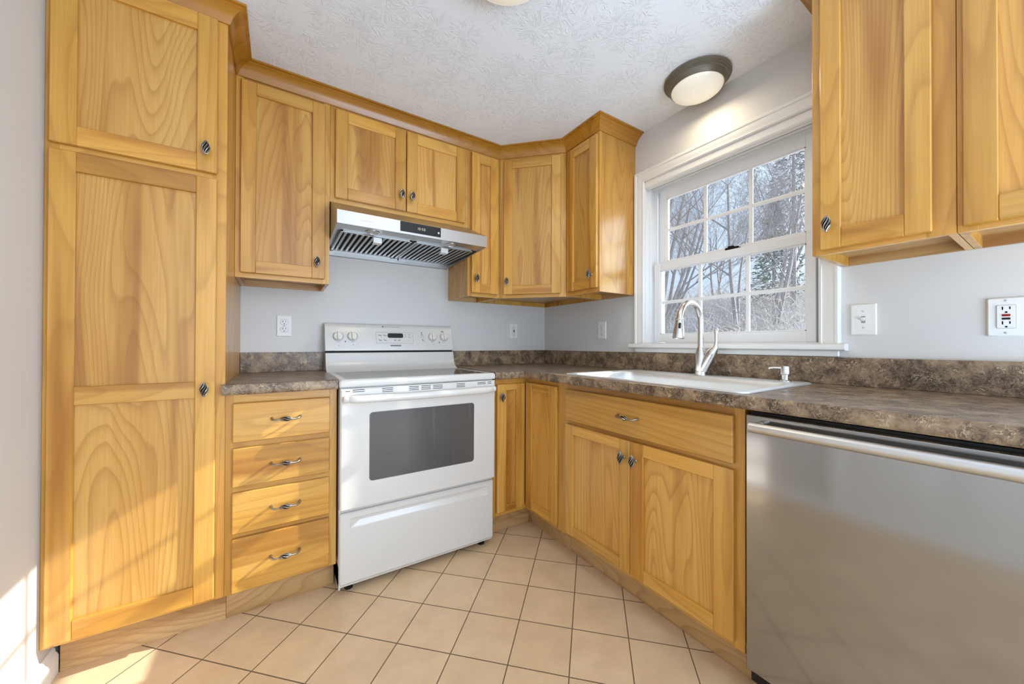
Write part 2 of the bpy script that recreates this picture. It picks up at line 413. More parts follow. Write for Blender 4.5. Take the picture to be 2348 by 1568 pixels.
GLASS = glass_mat()
def glow(name, col, strength, base=(.8, .78, .7, 1)):
    m = NT(name); p = m.obj(); m.b.inputs['Base Color'].default_value = base; m.set(Roughness=.25)
    nz = m.noise(p, 16, 3, .6)
    m.l(m.ramp(nz, [(.3, tuple(c * .86 for c in col[:3]) + (1,)), (.7, col)]), m.b.inputs['Emission Color']); m.b.inputs['Emission Strength'].default_value = strength
    return m.mat
DOME = glow('alabaster_glass_lit', (1.0, .90, .70, 1), .32); DIGIT = glow('clock_digits', (.85, .85, .8, 1), .17)

# ------------------------------------------------------------------ room shell
XL, ZC, YF = -2.425, 2.333, -4.7
def slab(name, a, mat): return struct(MB().box(*a).build(name, mat))
slab('floor', (XL - .12, .14, YF, .12, -.06, 0), TILE)
slab('ceiling', (XL - .12, .14, YF, .12, ZC, ZC + .08), CEIL)
slab('wall_back', (XL - .12, .14, 0, .12, 0, ZC), WALL)
slab('wall_left', (XL - .12, XL, YF, 0, 0, ZC), WALL)
WY0, WY1, WZ0, WZ1 = -1.778, -.957, 1.05, 2.03
wm = MB()
wm.box(0, .14, WY1, 0, 0, ZC); wm.box(0, .14, YF, WY0, 0, ZC); wm.box(0, .14, WY0, WY1, 0, WZ0); wm.box(0, .14, WY0, WY1, WZ1, ZC)
struct(wm.build('wall_right', WALL))
bb = [(0, 0), (.016, 0), (.016, .058), (.013, .066), (.009, .072), (.009, .079), (.004, .086), (0, .086)]
struct(MB().prism([(XL + a, b) for a, b in bb], 'y', YF, -.531).build('baseboard_left', TRIM, smooth=40))

# door in the left wall beside the camera (seen only mirrored in the dishwasher)
dr = thing('door_1', 'white panelled door in the left wall beside the camera', 'door', (XL, -1.95, 0), 0, kind='structure')
dm = MB()
for y0, y1, z0, z1 in ((-.49, -.42, .0, 2.10), (.42, .49, .0, 2.10), (-.42, .42, 2.03, 2.10)): dm.box(.0, .018, y0, y1, z0, z1, .004)
dm.build('casing', TRIM, dr)
MB().box(.0, .008, -.42, .42, .005, 2.03, .002).build('door_slab', TRIM, dr)
pm = MB()
for y0, y1 in ((-.33, -.05), (.05, .33)):
    for z0, z1 in ((.2, .9), (1.05, 1.88)): pm.box(.006, .014, y0, y1, z0, z1, .005)
pm.build('door_panels', TRIM, dr)
MB().lathe([(.012, 0), (.012, .03), (.026, .04), (.028, .052), (.02, .064)], 16, Matrix.Translation((.008, -.36, .95)) @ Matrix.Rotation(PI / 2, 4, 'Y')).build('knob', NICKEL, dr, 40)

# ------------------------------------------------------------------ window
win = thing('window_1', 'white double-hung window with divided panes above the sink', 'window', (0, -1.3675, WZ0), 0, kind='structure')
oy, oz = -1.3675, WZ0
def W(mb, x0, x1, y0, y1, z0, z1, c=.002): return mb.box(x0, x1, y0 - oy, y1 - oy, z0 - oz, z1 - oz, c)
cas = MB()
cp = [(0, 0), (0, .010), (.006, .015), (.010, .012), (.024, .013), (.034, .016), (.046, .016), (.050, .020), (.058, .021), (.064, .018), (.064, 0)]
# path runs up the left side, over the head and down the right side; offset outwards
cas.sweep([(WY1 - oy, .026), (WY1 - oy, WZ1 - oz), (WY0 - oy, WZ1 - oz), (WY0 - oy, .026)], [(-o, h) for o, h in cp], lambda a, b, h: (-h, a, b), t=.5)
cas.build('casing', TRIM, win, 25)
st = MB()
pts = [(.05, .002), (.05, .028), (-.034, .028), (-.042, .024), (-.045, .015), (-.042, .006), (-.034, .002)]
st.prism([(a, b) for a, b in pts], 'y', -1.862 - oy, -.872 - oy)
st.build('stool', TRIM, win, 40)
ap = MB(); W(ap, -.014, 0, -1.838, -.897, 1.0275, 1.052, .003); ap.build('apron', TRIM, win)
jb = MB()
W(jb, -.002, .14, WY1 - .004, WY1 + .002, 1.078, WZ1, 0); W(jb, -.002, .14, WY0 - .002, WY0 + .004, 1.078, WZ1, 0); W(jb, -.002, .14, WY0, WY1, WZ1 - .004, WZ1 + .002, 0)
W(jb, .045, .14, WY0, WY1, 1.05, 1.084, 0)
for s, y in ((-1, WY1), (1, WY0)):
    W(jb, .030, .043, y, y + s * .016, 1.078, WZ1, .002)
    W(jb, .078, .083, y, y + s * .030, 1.078, WZ1, .001); W(jb, .118, .14, y, y + s * .036, 1.078, WZ1, .001)
    W(jb, .043, .14, y, y + s * .010, 1.078, WZ1, .001)
W(jb, .082, .14, WY0, WY1, 1.985, WZ1, .002); W(jb, .050, .082, WY0, WY1, 2.010, WZ1, .002); W(jb, .060, .082, WY0, WY1, 1.995, 2.012, .002)
jb.build('jamb', VINYL, win)
def sash(x0, x1, y0, y1, z0, z1, sl, sr, rb, rtp, name):
    m = MB()
    W(m, x0, x1, y0, y0 + sr, z0, z1); W(m, x0, x1, y1 - sl, y1, z0, z1)
    W(m, x0, x1, y0 + sr, y1 - sl, z0, z0 + rb); W(m, x0, x1, y0 + sr, y1 - sl, z1 - rtp, z1)
    xm = (x0 + x1) / 2; a, b, c, d = y0 + sr, y1 - sl, z0 + rb, z1 - rtp
    for q0, q1, r0, r1 in ((a, a + .006, c, d), (b - .006, b, c, d), (a, b, c, c + .006), (a, b, d - .006, d)): W(m, x0 + .004, xm - .004, q0, q1, r0, r1, .001)   # glazing bead
    o = m.build(name, VINYL, win)
    g = MB(); W(g, xm - .002, xm + .002, a - .004, b + .004, c - .004, d + .004, 0); g.build('pane', GLASS, o)
    k = MB()
    for i in (1, 2):
        y = a + (b - a) * i / 3; W(k, xm - .006, xm + .006, y - .009, y + .009, c, d, .003)
    zm = (c + d) / 2; W(k, xm - .0055, xm + .0055, a, b, zm - .009, zm + .009, .003)
    k.build('muntin_grid', VINYL, o)
    return o
lo = sash(.045, .077, -1.7505, -.9880, 1.085, 1.540, .037, .033, .047, .040, 'lower_sash')
us = sash(.084, .116, -1.7400, -.9990, 1.512, 1.987, .042, .036, .045, .062, 'upper_sash')
lk = MB(); W(lk, .05, .075, -1.45, -1.385, 1.540, 1.553, .003); W(lk, .046, .06, -1.43, -1.40, 1.552, 1.558, .002); lk.build('sash_lock', BLACK, win)
hs = thing('window_shade', 'white rolled-up shade under the head of the window', 'shade', (.012, oy, 1.99))
sm = MB(); sm.prism([(-.016, .036), (-.016, .006), (-.013, .001), (-.007, -.001), (.012, -.001), (.016, .003), (.016, .036)], 'y', -.400, .402); sm.build('headrail', TRIM, hs, 30)
sm = MB(); sm.box(.004, .010, -.398, .4, -.007, .000, .001); sm.build('hem_bar', TRIM, hs)
for q0, q1 in ((.4025, .4065), (-.4055, -.4005)): MB().box(-.016, .016, q0, q1, .001, .035, .001).build('bracket', VINYL, hs)

# ------------------------------------------------------------------ cabinet hardware
def knob_mesh(mb, x, y, z, L=.052, R=.0115):
    """open spiral birdcage knob, long axis vertical, standing off the door face at y"""
    cy = y - .027
    mb.tube([(x, y, z), (x, y - .004, z), (x, y - .006, z), (x, cy + .006, z)], [.0065, .0065, .004, .0045], 8)
    core = [(.0012 + .74 * R * (math.sin(PI * (.06 + .88 * q / 10)) ** 1.1), (q / 10 - .5) * L * .88) for q in range(11)]  # dark core added so the gaps between the ribs look shaded
    mb.lathe(core, 10, Matrix.Translation((x, cy, z)) @ Matrix.Diagonal((1, .8, 1, 1)), m=1)
    for k in range(8):
        a0 = 2 * PI * k / 8; pts = []
        for i in range(11):
            u = i / 10; rr = R * (math.sin(PI * (.08 + .84 * u)) ** 1.1); a = a0 + 2.4 * (u - .5)
            pts.append((x + rr * math.cos(a), cy + rr * .8 * math.sin(a), z + (u - .5) * L * .92))
        mb.tube(pts, .0014, 5)
    mb.lathe([(.0012, -.002), (.0036, 0), (.0036, .003), (.002, .005)], 8, Matrix.Translation((x, cy, z + L / 2 - .005)))
    mb.lathe([(.002, -.005), (.0036, -.003), (.0036, 0), (.0012, .002)], 8, Matrix.Translation((x, cy, z - L / 2 + .005)))
def pull_mesh(mb, x, y, z, Wd=.096):
    h = Wd / 2
    mb.tube([(x - .020, y - .027, z), (x - .012, y - .027, z), (x, y - .027, z), (x + .012, y - .027, z), (x + .020, y - .027, z)], [.0016, .0048, .0062, .0048, .0016], 8, m=1)  # dark core painted as the shade inside the cage
    for s in (-1, 1):
        mb.tube([(x + s * h, y, z + .002), (x + s * h, y - .008, z + .002), (x + s * (h - .003), y - .02, z), (x + s * (h - .012), y - .026, z - .002), (x + s * .018, y - .027, z - .001)], [.0062, .0052, .0042, .0034, .0028], 8)
    for k in range(6):
        a0 = 2 * PI * k / 6; pts = []
        for i in range(9):
            u = i / 8; rr = .0085 * math.sin(PI * (.06 + .88 * u)); a = a0 + 2.2 * (u - .5)
            pts.append((x + (u - .5) * .042, y - .027 + rr * .8 * math.cos(a), z + rr * math.sin(a)))
        mb.tube(pts, .0019, 5)

TH = .019
def door(par, x0, x1, z0, z1, knob=None, mid=None, st=.055, rl=.055, loc=None, rot=None, bot=None):
    bot = bot or rl
    m = MB()
    m.box(x0, x0 + st, -TH, 0, z0, z1, .0022, 0); m.box(x1 - st, x1, -TH, 0, z0, z1, .0022, 0)
    m.box(x0 + st, x1 - st, -TH + .0002, 0, z1 - rl, z1, .0018, 1); m.box(x0 + st, x1 - st, -TH + .0002, 0, z0, z0 + bot, .0018, 1)
    if mid: m.box(x0 + st, x1 - st, -TH + .0002, 0, mid[0], mid[1], .0018, 1)
    d = m.build('door', [WZ, WX], par, loc=loc, rot=rot)
    spans = [(z0 + bot, z1 - rl)] if not mid else [(z0 + bot, mid[0]), (mid[1], z1 - rl)]
    for a, b in spans:
        MB().box(x0 + st - .004, x1 - st + .004, -.0080, -.002, a - .004, b + .004, 0).build('panel', WP, d)
    if knob:
        k = MB(); knob_mesh(k, knob[0], -TH, knob[1]); k.build('knob', [PEWTER, GAP_SHADE], d, 50)
    return d
def drawer(par, x0, x1, z0, z1, pull=None, t=None):
    d = MB().box(x0, x1, -TH, 0, z0, z1, .003, 0, t).build('drawer', WX, par)
    if pull:
        k = MB(); pull_mesh(k, pull[0], -TH, pull[1]); k.build('pull', [PEWTER, GAP_SHADE], d, 50)
    return d
def frame(par, wd, z0, z1, stl, str_, rails, extra=()):
    m = MB()
    m.box(0, stl, 0, .019, z0, z1, .0008, 0); m.box(wd - str_, wd, 0, .019, z0, z1, .0008, 0)
    for a, b in rails: m.box(stl, wd - str_, .0003, .019, a, b, .0005, 1)
    for x0, x1, a, b in extra: m.box(x0, x1, .0003, .019, a, b, .0005, 0)
    return m.build('face_frame', [WZ, WX], par)
ZTOP = 2.33
def upper_carcass(par, wd, dep, z0, z1, left_end=False, right_end=False):
    m = MB()
    m.box(0.0004, .016, .019, dep, z0, z1, .0006, 0); m.box(wd - .016, wd - .0004, .019, dep, z0, z1, .0006, 0)
    m.box(.016, wd - .016, .019, dep, z0 + .032, z0 + .044, 0, 1)
    m.box(.016, wd - .016, dep - .012, dep, z0, z0 + .032, 0, 1); m.box(.016, wd - .016, dep - .006, dep, z0 + .044, z1, 0, 1)
    m.box(.016, wd - .016, .019, dep, z1 - .012, z1, 0, 1)
    return m.build('carcass', [WS, WU], par)
R90 = -PI / 2
U = .306
# tall pantry -------------------------------------------------------
tp = thing('pantry_cabinet', 'tall maple pantry cabinet with two stacked doors at the left wall', 'cabinet', (-2.424, -.605, 0))
def tx(x): return x + 2.424
fw_ = .445
m = MB(); m.box(.0005, .016, .019, .60, .127, ZTOP, 0, 0); m.box(fw_ - .016, fw_ - .0005, .019, .602, .127, ZTOP, .0006, 0); m.box(fw_ - .016, fw_ - .0005, .088, .602, 0, .127, 0, 0)
m.box(.016, fw_ - .016, .019, .60, .127, .14, 0, 1); m.box(.016, fw_ - .016, .59, .602, .127, ZTOP, 0, 1); m.box(.016, fw_ - .016, .019, .60, ZTOP - .01, ZTOP, 0, 1)
m.build('carcass', [WS, WU], tp)
frame(tp, fw_, .127, ZTOP, .030, .040, [(.127, .155), (1.66, 1.71), (2.25, ZTOP)])
door(tp, tx(-2.410), tx(-2.0065), .141, 1.6765, (tx(-2.0345), .908), (.876, .935), .057, .062)
door(tp, tx(-2.410), tx(-2.0065), 1.697, 2.266, (tx(-2.0345), 1.772), None, .057, .062)
MB().box(.017, fw_ - .0002, .075, .087, 0, .127, .001).build('toe_kick', WT, tp)

# upper cabinets ----------------------------------------------------
u1 = thing('wall_cabinet', 'single-door maple wall cabinet between the pantry and the range hood', 'cabinet', (-1.979, -U, 1.37))
upper_carcass(u1, .378, U - .001, 0, ZTOP - 1.37); frame(u1, .378, 0, ZTOP - 1.37, .030, .030, [(0, .035), (.87, ZTOP - 1.37)])
door(u1, .0205, .356, .0215, .885, (.321, .098), None, .056, .056)
u2 = thing('wall_cabinet', 'short two-door maple wall cabinet directly above the range hood', 'cabinet', (-1.6005, -U, 1.787))
upper_carcass(u2, .762, U - .001, 0, ZTOP - 1.787); frame(u2, .762, 0, ZTOP - 1.787, .030, .030, [(0, .035), (.455, ZTOP - 1.787)], [(.360, .401, .035, .455)])
door(u2, .0225, .3765, .0215, .468, (.3505, .103), None, .058, .058)
door(u2, .3825, .738, .0215, .468, (.408, .103), None, .058, .058)
u3 = thing('wall_cabinet', 'narrow maple wall cabinet right of the range hood with one slim door', 'cabinet', (-.838, -U, 1.37))
upper_carcass(u3, .2275, U - .001, 0, ZTOP - 1.37); frame(u3, .2275, 0, ZTOP - 1.37, .028, .022, [(0, .035), (.87, ZTOP - 1.37)])
door(u3, .021, .2075, .0215, .885, (.045, .108), None, .056, .056)
# diagonal corner unit
s2 = 2 ** -.5
u4 = thing('corner_wall_cabinet', 'diagonal maple corner wall cabinet in the room corner', 'cabinet', (-.610, -U, 1.37), -PI / 4)
LD = .304 * 2 ** .5
hz = ZTOP - 1.37
def dl(x, y):   # world offset from the room corner -> local frame of the corner unit
    a, b = x + .610, y + U
    return ((a - b) * s2, (a + b) * s2)
def poly(pts): return [dl(*p) for p in pts]
m = MB()
inner = poly([(-.598, -.290), (-.292, -.598), (-.012, -.598), (-.012, -.012), (-.598, -.012)])
m.prism(inner, 'z', .030, .042, 1); m.prism(inner, 'z', hz - .012, hz, 1)
def wallp(a, b, th):
    a = Vector(a); b = Vector(b); d = (b - a).normalized(); n = Vector((-d.y, d.x)) * th
    return poly([tuple(a), tuple(b), tuple(b + n), tuple(a + n)])
m.prism(wallp((-.6095, -.001), (-.001, -.001), -.011), 'z', 0, hz, 0); m.prism(wallp((-.001, -.001), (-.001, -.6095), -.011), 'z', 0, hz, 0)
m.prism(wallp((-.6095, -.292), (-.6095, -.012), -.012), 'z', 0, hz, 0); m.prism(wallp((-.012, -.6095), (-.292, -.6095), -.012), 'z', 0, hz, 0)
m.build('carcass', [WS, WU], u4)
frame(u4, LD, 0, hz, .045, .045, [(0, .035), (.87, hz)])
door(u4, .0325, .3965, .0215, .886, (.0575, .101), None, .057, .057)
u5 = thing('wall_cabinet', 'slim maple wall cabinet against the left side of the window', 'cabinet', (-U, -.611, 1.37), R90)
upper_carcass(u5, .2785, U - .001, 0, hz); frame(u5, .2785, 0, hz, .022, .024, [(0, .035), (.87, hz)])
door(u5, .0255, .2715 - .001, .0225, .885, (.2355, .099), None, .056, .056)
u6 = thing('wall_cabinet', 'maple wall cabinet right of the window with a spiral knob on its door', 'cabinet', (-U, -1.850, 1.37), R90)
upper_carcass(u6, .3075, U - .001, 0, hz); frame(u6, .3075, 0, hz, .036, .052, [(0, .035), (.87, hz)])
door(u6, .0255, .2665, .0135, .885, (.049, .088), None, .052, .062)
u7 = thing('wall_cabinet', 'maple wall cabinet at the right edge of the photo over the dishwasher', 'cabinet', (-U, -2.1585, 1.37), R90)
upper_carcass(u7, .44, U - .001, 0, hz); frame(u7, .44, 0, hz, .036, .036, [(0, .035), (.87, hz)])
door(u7, .0105, .42, .0135, .885, (.39, .088), None, .056, .062)

# crown mouldings
cpf = [(0, -.062), (.006, -.062), (.010, -.056), (.016, -.040), (.028, -.026), (.044, -.016), (.049, -.014), (.049, -.010), (.060, -.008), (.060, -.0005), (0, -.0005)]
def crown(name, label, path):
    m = MB(); ax, ay = path[0]
    o = m.sweep(path, [(-a, h) for a, h in cpf], lambda a, b, h: (a, b, ZC + h)).build(name, WM, None, 35)
    return tag(o, label, 'moulding')
crown('crown_moulding', 'stepped maple crown moulding over the pantry, range and corner cabinets', [(-2.4245, -.605), (-1.979, -.605), (-1.979, -U), (-.610, -U), (-U, -.610), (-U, -.8895), (-.001, -.8895)])
crown('crown_moulding', 'maple crown moulding over the cabinets right of the window', [(-.001, -1.850), (-U, -1.850), (-U, -2.5985)])

# base cabinets -----------------------------------------------------
ZB = .8815
def base_carcass(par, wd, dep, left=True, right=True, kick0=0.0, kick1=None):
    m = MB(); kick1 = wd if kick1 is None else kick1
    m.box(.0004, .016, .019, dep, .127, ZB, 0, 0); m.box(wd - .016, wd - .0004, .019, dep, .127, ZB, 0, 0)
    m.box(.0006, .016, .088, dep, 0, .127, 0, 0); m.box(wd - .016, wd - .0006, .088, dep, 0, .127, 0, 0)
    m.box(.016, wd - .016, .019, dep, .127, .142, 0, 1); m.box(.016, wd - .016, dep - .01, dep, .127, ZB, 0, 1)
    m.build('carcass', [WS, WU], par)
    MB().box(kick0, kick1, .075, .087, 0, .127, .001).build('toe_kick', WT, par)
b1 = thing('drawer_base_cabinet', 'maple base cabinet with four drawers left of the range', 'cabinet', (-1.9785, -.605, 0))
base_carcass(b1, .3785, .603, False, True)
frame(b1, .3785, .127, ZB, .024, .028, [(.127, .150), (.330, .365), (.503, .540), (.670, .708), (.840, ZB)])
for z0, z1, pz in ((.700, .848, .7775), (.532, .677, .604), (.357, .510, .434), (.136, .338, .241)): drawer(b1, .0235, .3505, z0, z1, (.1935, pz))
cb = thing('corner_base_cabinet', 'maple corner base cabinet with two narrow doors meeting at the inside corner', 'cabinet', (-.838, -.605, 0))
m = MB()
m.box(.0004, .016, .019, .603, .127, ZB, 0, 0); m.box(.0004, .016, .088, .603, 0, .127, 0, 0); m.box(.016, .836, .593, .603, .127, ZB, 0, 1); m.box(.826, .836, -.300, .593, .127, ZB, 0, 1)
m.box(.245, .826, -.2996, -.284, .127, ZB, 0, 1); m.box(.016, .826, .019, .593, .127, .142, 0, 1); m.box(.252, .826, -.284, .019, .127, .142, 0, 1)
m.build('carcass', [WS, WU], cb)
m = MB()
m.box(0, .030, 0, .019, .127, ZB, .0008, 0); m.box(.030, .233, .0003, .019, .127, .155, 0, 1); m.box(.030, .233, .0003, .019, .842, ZB, 0, 1)
m.box(.2333, .252, -.2996, -.285, .127, ZB, .0008, 0); m.box(.2333, .252, -.285, .019, .127, .155, 0, 1); m.box(.2333, .252, -.285, .019, .842, ZB, 0, 1)
m.build('face_frame', [WZ, WX], cb)
door(cb, .030, .2120, .150, .852, (.050, .785), None, .058, .035)
door(cb, 0, .2730, .150, .857, None, None, .058, .045, (.233, -.0195, 0), R90)
m = MB(); m.box(0, .308, .075, .087, 0, .127, .001, 0); m.box(.308, .320, -.2996, .075, 0, .127, .001, 0); m.build('toe_kick', WT, cb)
sb = thing('sink_base_cabinet', 'maple sink base cabinet with a false drawer front above two doors', 'cabinet', (-.605, -.905, 0), R90)
base_carcass(sb, .872, .603)
frame(sb, .872, .127, ZB, .062, .030, [(.127, .155), (.672, .712), (.843, ZB)], [(.430, .476, .155, .672)])
drawer(sb, .0595, .8440, .702, .853, (.444, .7785))
door(sb, .0635, .4510, .150, .683, (.425, .6155), None, .052, .045)
door(sb, .4530, .8455, .150, .683, (.482, .6155), None, .062, .048)
ep = MB().box(-.604, -.002, -2.409, -2.3905, 0, ZB, .001).build('end_panel', WS); tag(ep, 'maple end panel closing the counter run beyond the dishwasher', 'panel')

# ------------------------------------------------------------------ countertops
CT = .9225
edge = [(0, .0402), (0, 0), (.004, 0), (.007, .003), (.008, .008), (.008, .0335), (.006, .0382), (.002, .0402)]
def counter(name, label, boxes, nose, splash, loc):
    t = thing(name, label, 'countertop', loc)
    lx, ly, lz = loc
    m = MB()
    for a in boxes: m.box(a[0] - lx, a[1] - lx, a[2] - ly, a[3] - ly, 0, .0402, 0, 0, .5)
    m.sweep([(x - lx, y - ly) for x, y in nose], [(-a, b) for a, b in edge], lambda a, b, h: (a, b, h), t=.5)
    m.build('worktop', LAM, t, 40)
    m = MB()
    for a in splash: m.box(a[0] - lx, a[1] - lx, a[2] - ly, a[3] - ly, .0402, .1440, .0015, 0, .5)
    m.build('backsplash', LAM, t)
    return t
counter('countertop', 'short brown stone-pattern countertop between the pantry and the range', [(-1.9785, -1.6005, -.642, -.001)], [(-1.9855, -.642), (-1.6005, -.642)], [(-1.9785, -1.6005, -.020, -.001)], (-1.79, -.32, ZB + .0005))
SX0, SX1, SY0, SY1 = -.600, -.092, -1.768, -.960
counter('countertop', 'L-shaped brown stone-pattern countertop holding the sink', [(-.8365, -.642, -.642, -.001), (-.642, -.001, -.642, -.001), (-.642, SX0, -2.41, -.642), (SX1, -.001, -2.41, -.642), (SX0, SX1, SY1, -.642), (SX0, SX1, -2.41, SY0)],
        [(-.8365, -.642), (-.642, -.642), (-.642, -2.41)], [(-.8365, -.001, -.020, -.001), (-.020, -.001, -2.41, -.020)], (-.32, -1.2, ZB + .0005))

# ------------------------------------------------------------------ sink, faucet, soap pump
sk = thing('kitchen_sink', 'stainless steel drop-in sink set in the counter under the window', 'sink', (-.345, -1.364, CT + .0005))
X0, X1, Y0, Y1 = -.270, .270, -.419, .419
m = MB()
lp = [xy(rrect(X0, X1, Y0, Y1, .03), .0), xy(rrect(X0 + .001, X1 - .001, Y0 + .001, Y1 - .001, .03), .004), xy(rrect(X0 + .007, X1 - .007, Y0 + .007, Y1 - .007, .028), .0065), xy(rrect(X0 + .016, X1 - .016, Y0 + .016, Y1 - .016, .025), .0045)]
ox0, ox1, oy0, oy1 = -.240, .168, -.386, .386
lp += [xy(rrect(ox0, ox1, oy0, oy1, .045), .0045), xy(rrect(ox0 + .006, ox1 - .006, oy0 + .006, oy1 - .006, .042), -.002), xy(rrect(ox0 + .010, ox1 - .010, oy0 + .010, oy1 - .010, .05), -.02),
       xy(rrect(ox0 + .022, ox1 - .022, oy0 + .022, oy1 - .022, .06), -.15), xy(rrect(ox0 + .035, ox1 - .035, oy0 + .035, oy1 - .035, .06), -.172), xy(rrect(ox0 + .07, ox1 - .07, oy0 + .07, oy1 - .07, .05), -.180)]
m.loops(lp, False, True); m.build('basin', STEEL_S, sk, 50)
m = MB(); m.lathe([(.045, 0), (.043, .003), (.030, .002), (.028, -.004), (.008, -.004), (.006, .0)], 24, Matrix.Translation((-.03, 0, -.1795))); m.build('drain', NICKEL, sk, 40)

fc = thing('kitchen_faucet', 'satin nickel gooseneck pull-down faucet standing behind the sink', 'faucet', (-.105, -1.352, CT + .005))
m = MB(); m.lathe([(.027, 0), (.027, .005), (.0265, .017), (.0245, .0185), (.0245, .0205), (.026, .022), (.0268, .045), (.0262, .075), (.0235, .100), (.0185, .122), (.0148, .134)], 28); m.build('body', NICKEL, fc, 40)
m = MB(); pts = [(0, 0, .128), (0, 0, .20), (0, 0, .24)]; rads = [.0140, .0130, .0125]
Rr = .086
for i in range(1, 17):
    a = PI * i / 16 * .97; pts.append((-Rr + Rr * math.cos(a), .0, .255 + Rr * math.sin(a))); rads.append(.0125 + .0015 * i / 16)
m.tube(pts, rads, 18); m.build('gooseneck', NICKEL, fc, 60)
hx, hz_ = pts[-1][0], pts[-1][2]
m = MB(); hd = Matrix.Translation((hx, 0, hz_)) @ Matrix.Rotation(math.radians(6), 4, 'Y')
m.lathe([(.0150, .004), (.0190, .002), (.0190, -.004), (.0168, -.006), (.0178, -.02), (.0222, -.055), (.0258, -.084), (.0250, -.089), (.019, -.090), (.0185, -.086), (.008, -.085)], 26, hd)
sh = m.build('spray_head', NICKEL, fc, 40)
m = MB(); bd = hd @ Matrix.Translation((-.0155, -.0125, -.034)) @ Matrix.Rotation(math.radians(218), 4, 'Z') @ Matrix.Rotation(math.radians(5), 4, 'Y')
m.loops([[tuple(bd @ Vector((.0, p[0], p[1]))) for p in rrect(-.0055, .0055, -.014, .014, .005)], [tuple(bd @ Vector((.0022, p[0], p[1]))) for p in rrect(-.005, .005, -.0135, .0135, .0045)]]); m.build('button', BLACK, sh, 40)
m = MB(); ax = Vector((0, -.038, .070)).normalized()
def along(t): return tuple(Vector((0, -.010, .026)) + ax * t)
m.tube([along(0), along(.074), along(.0745), along(.076), along(.0765), along(.086)], [.0225, .0232, .0215, .0215, .0232, .0230], 22); m.build('valve_branch', NICKEL, fc, 50)
m = MB(); m.tube([along(.0855), along(.094), along(.102), (0, -.065, .124), (0, -.0705, .136), (0, -.0725, .150), (0, -.073, .168), (0, -.0735, .190), (0, -.0735, .206), (0, -.0735, .216), (0, -.0735, .2215)], [.0232, .0222, .0195, .0165, .0115, .0078, .0066, .0078, .0096, .0090, .004], 16); m.build('lever', NICKEL, fc, 60)

sd = thing('soap_dispenser', 'small satin nickel soap pump at the right rear corner of the sink', 'soap dispenser', (-.108, -1.698, CT + .005))
m = MB(); m.lathe([(.021, 0), (.021, .003), (.018, .006), (.0125, .0065), (.0125, .028)], 20); m.build('collar', NICKEL, sd, 40)
m = MB(); m.lathe([(.0155, .0275), (.0178, .030), (.0180, .057), (.0165, .061), (.006, .062)], 20); m.tube([(-.010, .008, .054), (-.034, .026, .055), (-.044, .034, .054), (-.049, .038, .050)], [.0052, .0048, .0044, .0040], 10); m.build('pump_head', NICKEL, sd, 40)

# ------------------------------------------------------------------ range
rg = thing('electric_range', 'white freestanding electric range with a smooth glass cooktop', 'range', (-1.597, -.650, 0))
RW = .757
m = MB(); m.box(.004, RW - .004, .020, .63, .03, .888, .002); m.build('body', WHITE, rg)
for x in (.05, RW - .05):
    for y in (.06, .58): MB().lathe([(.018, 0), (.018, .012), (.010, .014), (.010, .032)], 12, Matrix.Translation((x, y, 0))).build('leveling_foot', BLACK, rg)
m = MB(); m.loops([xy(rrect(.0, RW, -.006, .56, .010), .8895), xy(rrect(-.001, RW + .001, -.008, .56, .010), .900), xy(rrect(0, RW, -.007, .56, .012), .914), xy(rrect(.006, RW - .006, -.001, .555, .010), .9195),
    xy(rrect(.033, RW - .033, .035, .470, .012), .9195), xy(rrect(.034, RW - .034, .036, .469, .012), .9180)]); ct = m.build('cooktop', WHITE, rg, 35)
MB().loops([xy(rrect(.0345, RW - .0345, .0365, .4685, .012), .9172), xy(rrect(.0345, RW - .0345, .0365, .4685, .012), .9188)]).build('ceramic_surface', CERAM, ct)
m = MB(); m.prism([(.472, .9165), (.492, .922), (.520, .934), (.536, .955), (.545, .985), (.552, 1.018), (.556, 1.022), (.628, 1.022), (.628, .9165)], 'x', .001, RW - .001); rs = m.build('rear_riser', WHITE, rg, 30)
m = MB()
for i in range(11):
    x = .405 + i * .0060; m.prism([(.5425, .956), (.5505, .9845), (.5545, .9845), (.5465, .956)], 'x', x, x + .0036)
m.build('vent_slots', SLOT, rs)
MB().box(.006, RW - .006, .562, .628, 1.0215, 1.0322, 0).build('vent_gap', SLOT, rg)
bgp = [(.562, 1.0315), (.558, 1.034), (.557, 1.042), (.590, 1.168), (.596, 1.180), (.604, 1.188), (.616, 1.191), (.634, 1.191), (.634, 1.0315)]
m = MB(); m.prism(bgp, 'x', 0, RW); cpn = m.build('control_panel', WHITE, rg, 40)
def pm_(x, z, out=0.0):   # a point on the sloping face of the control panel
    t = (z - 1.042) / .126; n = Vector((0, -.9674, .2534)); p = Vector((x, .557 + .033 * t, z)) + n * out; return p
PM = Matrix(((1, 0, 0, 0), (0, .2534, -.9674, 0), (0, .9674, .2534, 0), (0, 0, 0, 1)))   # local: x right, y up the slope, z out
def PT(x, z): return Matrix.Translation(pm_(x, z)) @ PM
def lx(x): return x + 1.597
KN = [(-1.531, 1.115), (-1.4555, 1.116), (-.9765, 1.117), (-.897, 1.118)]
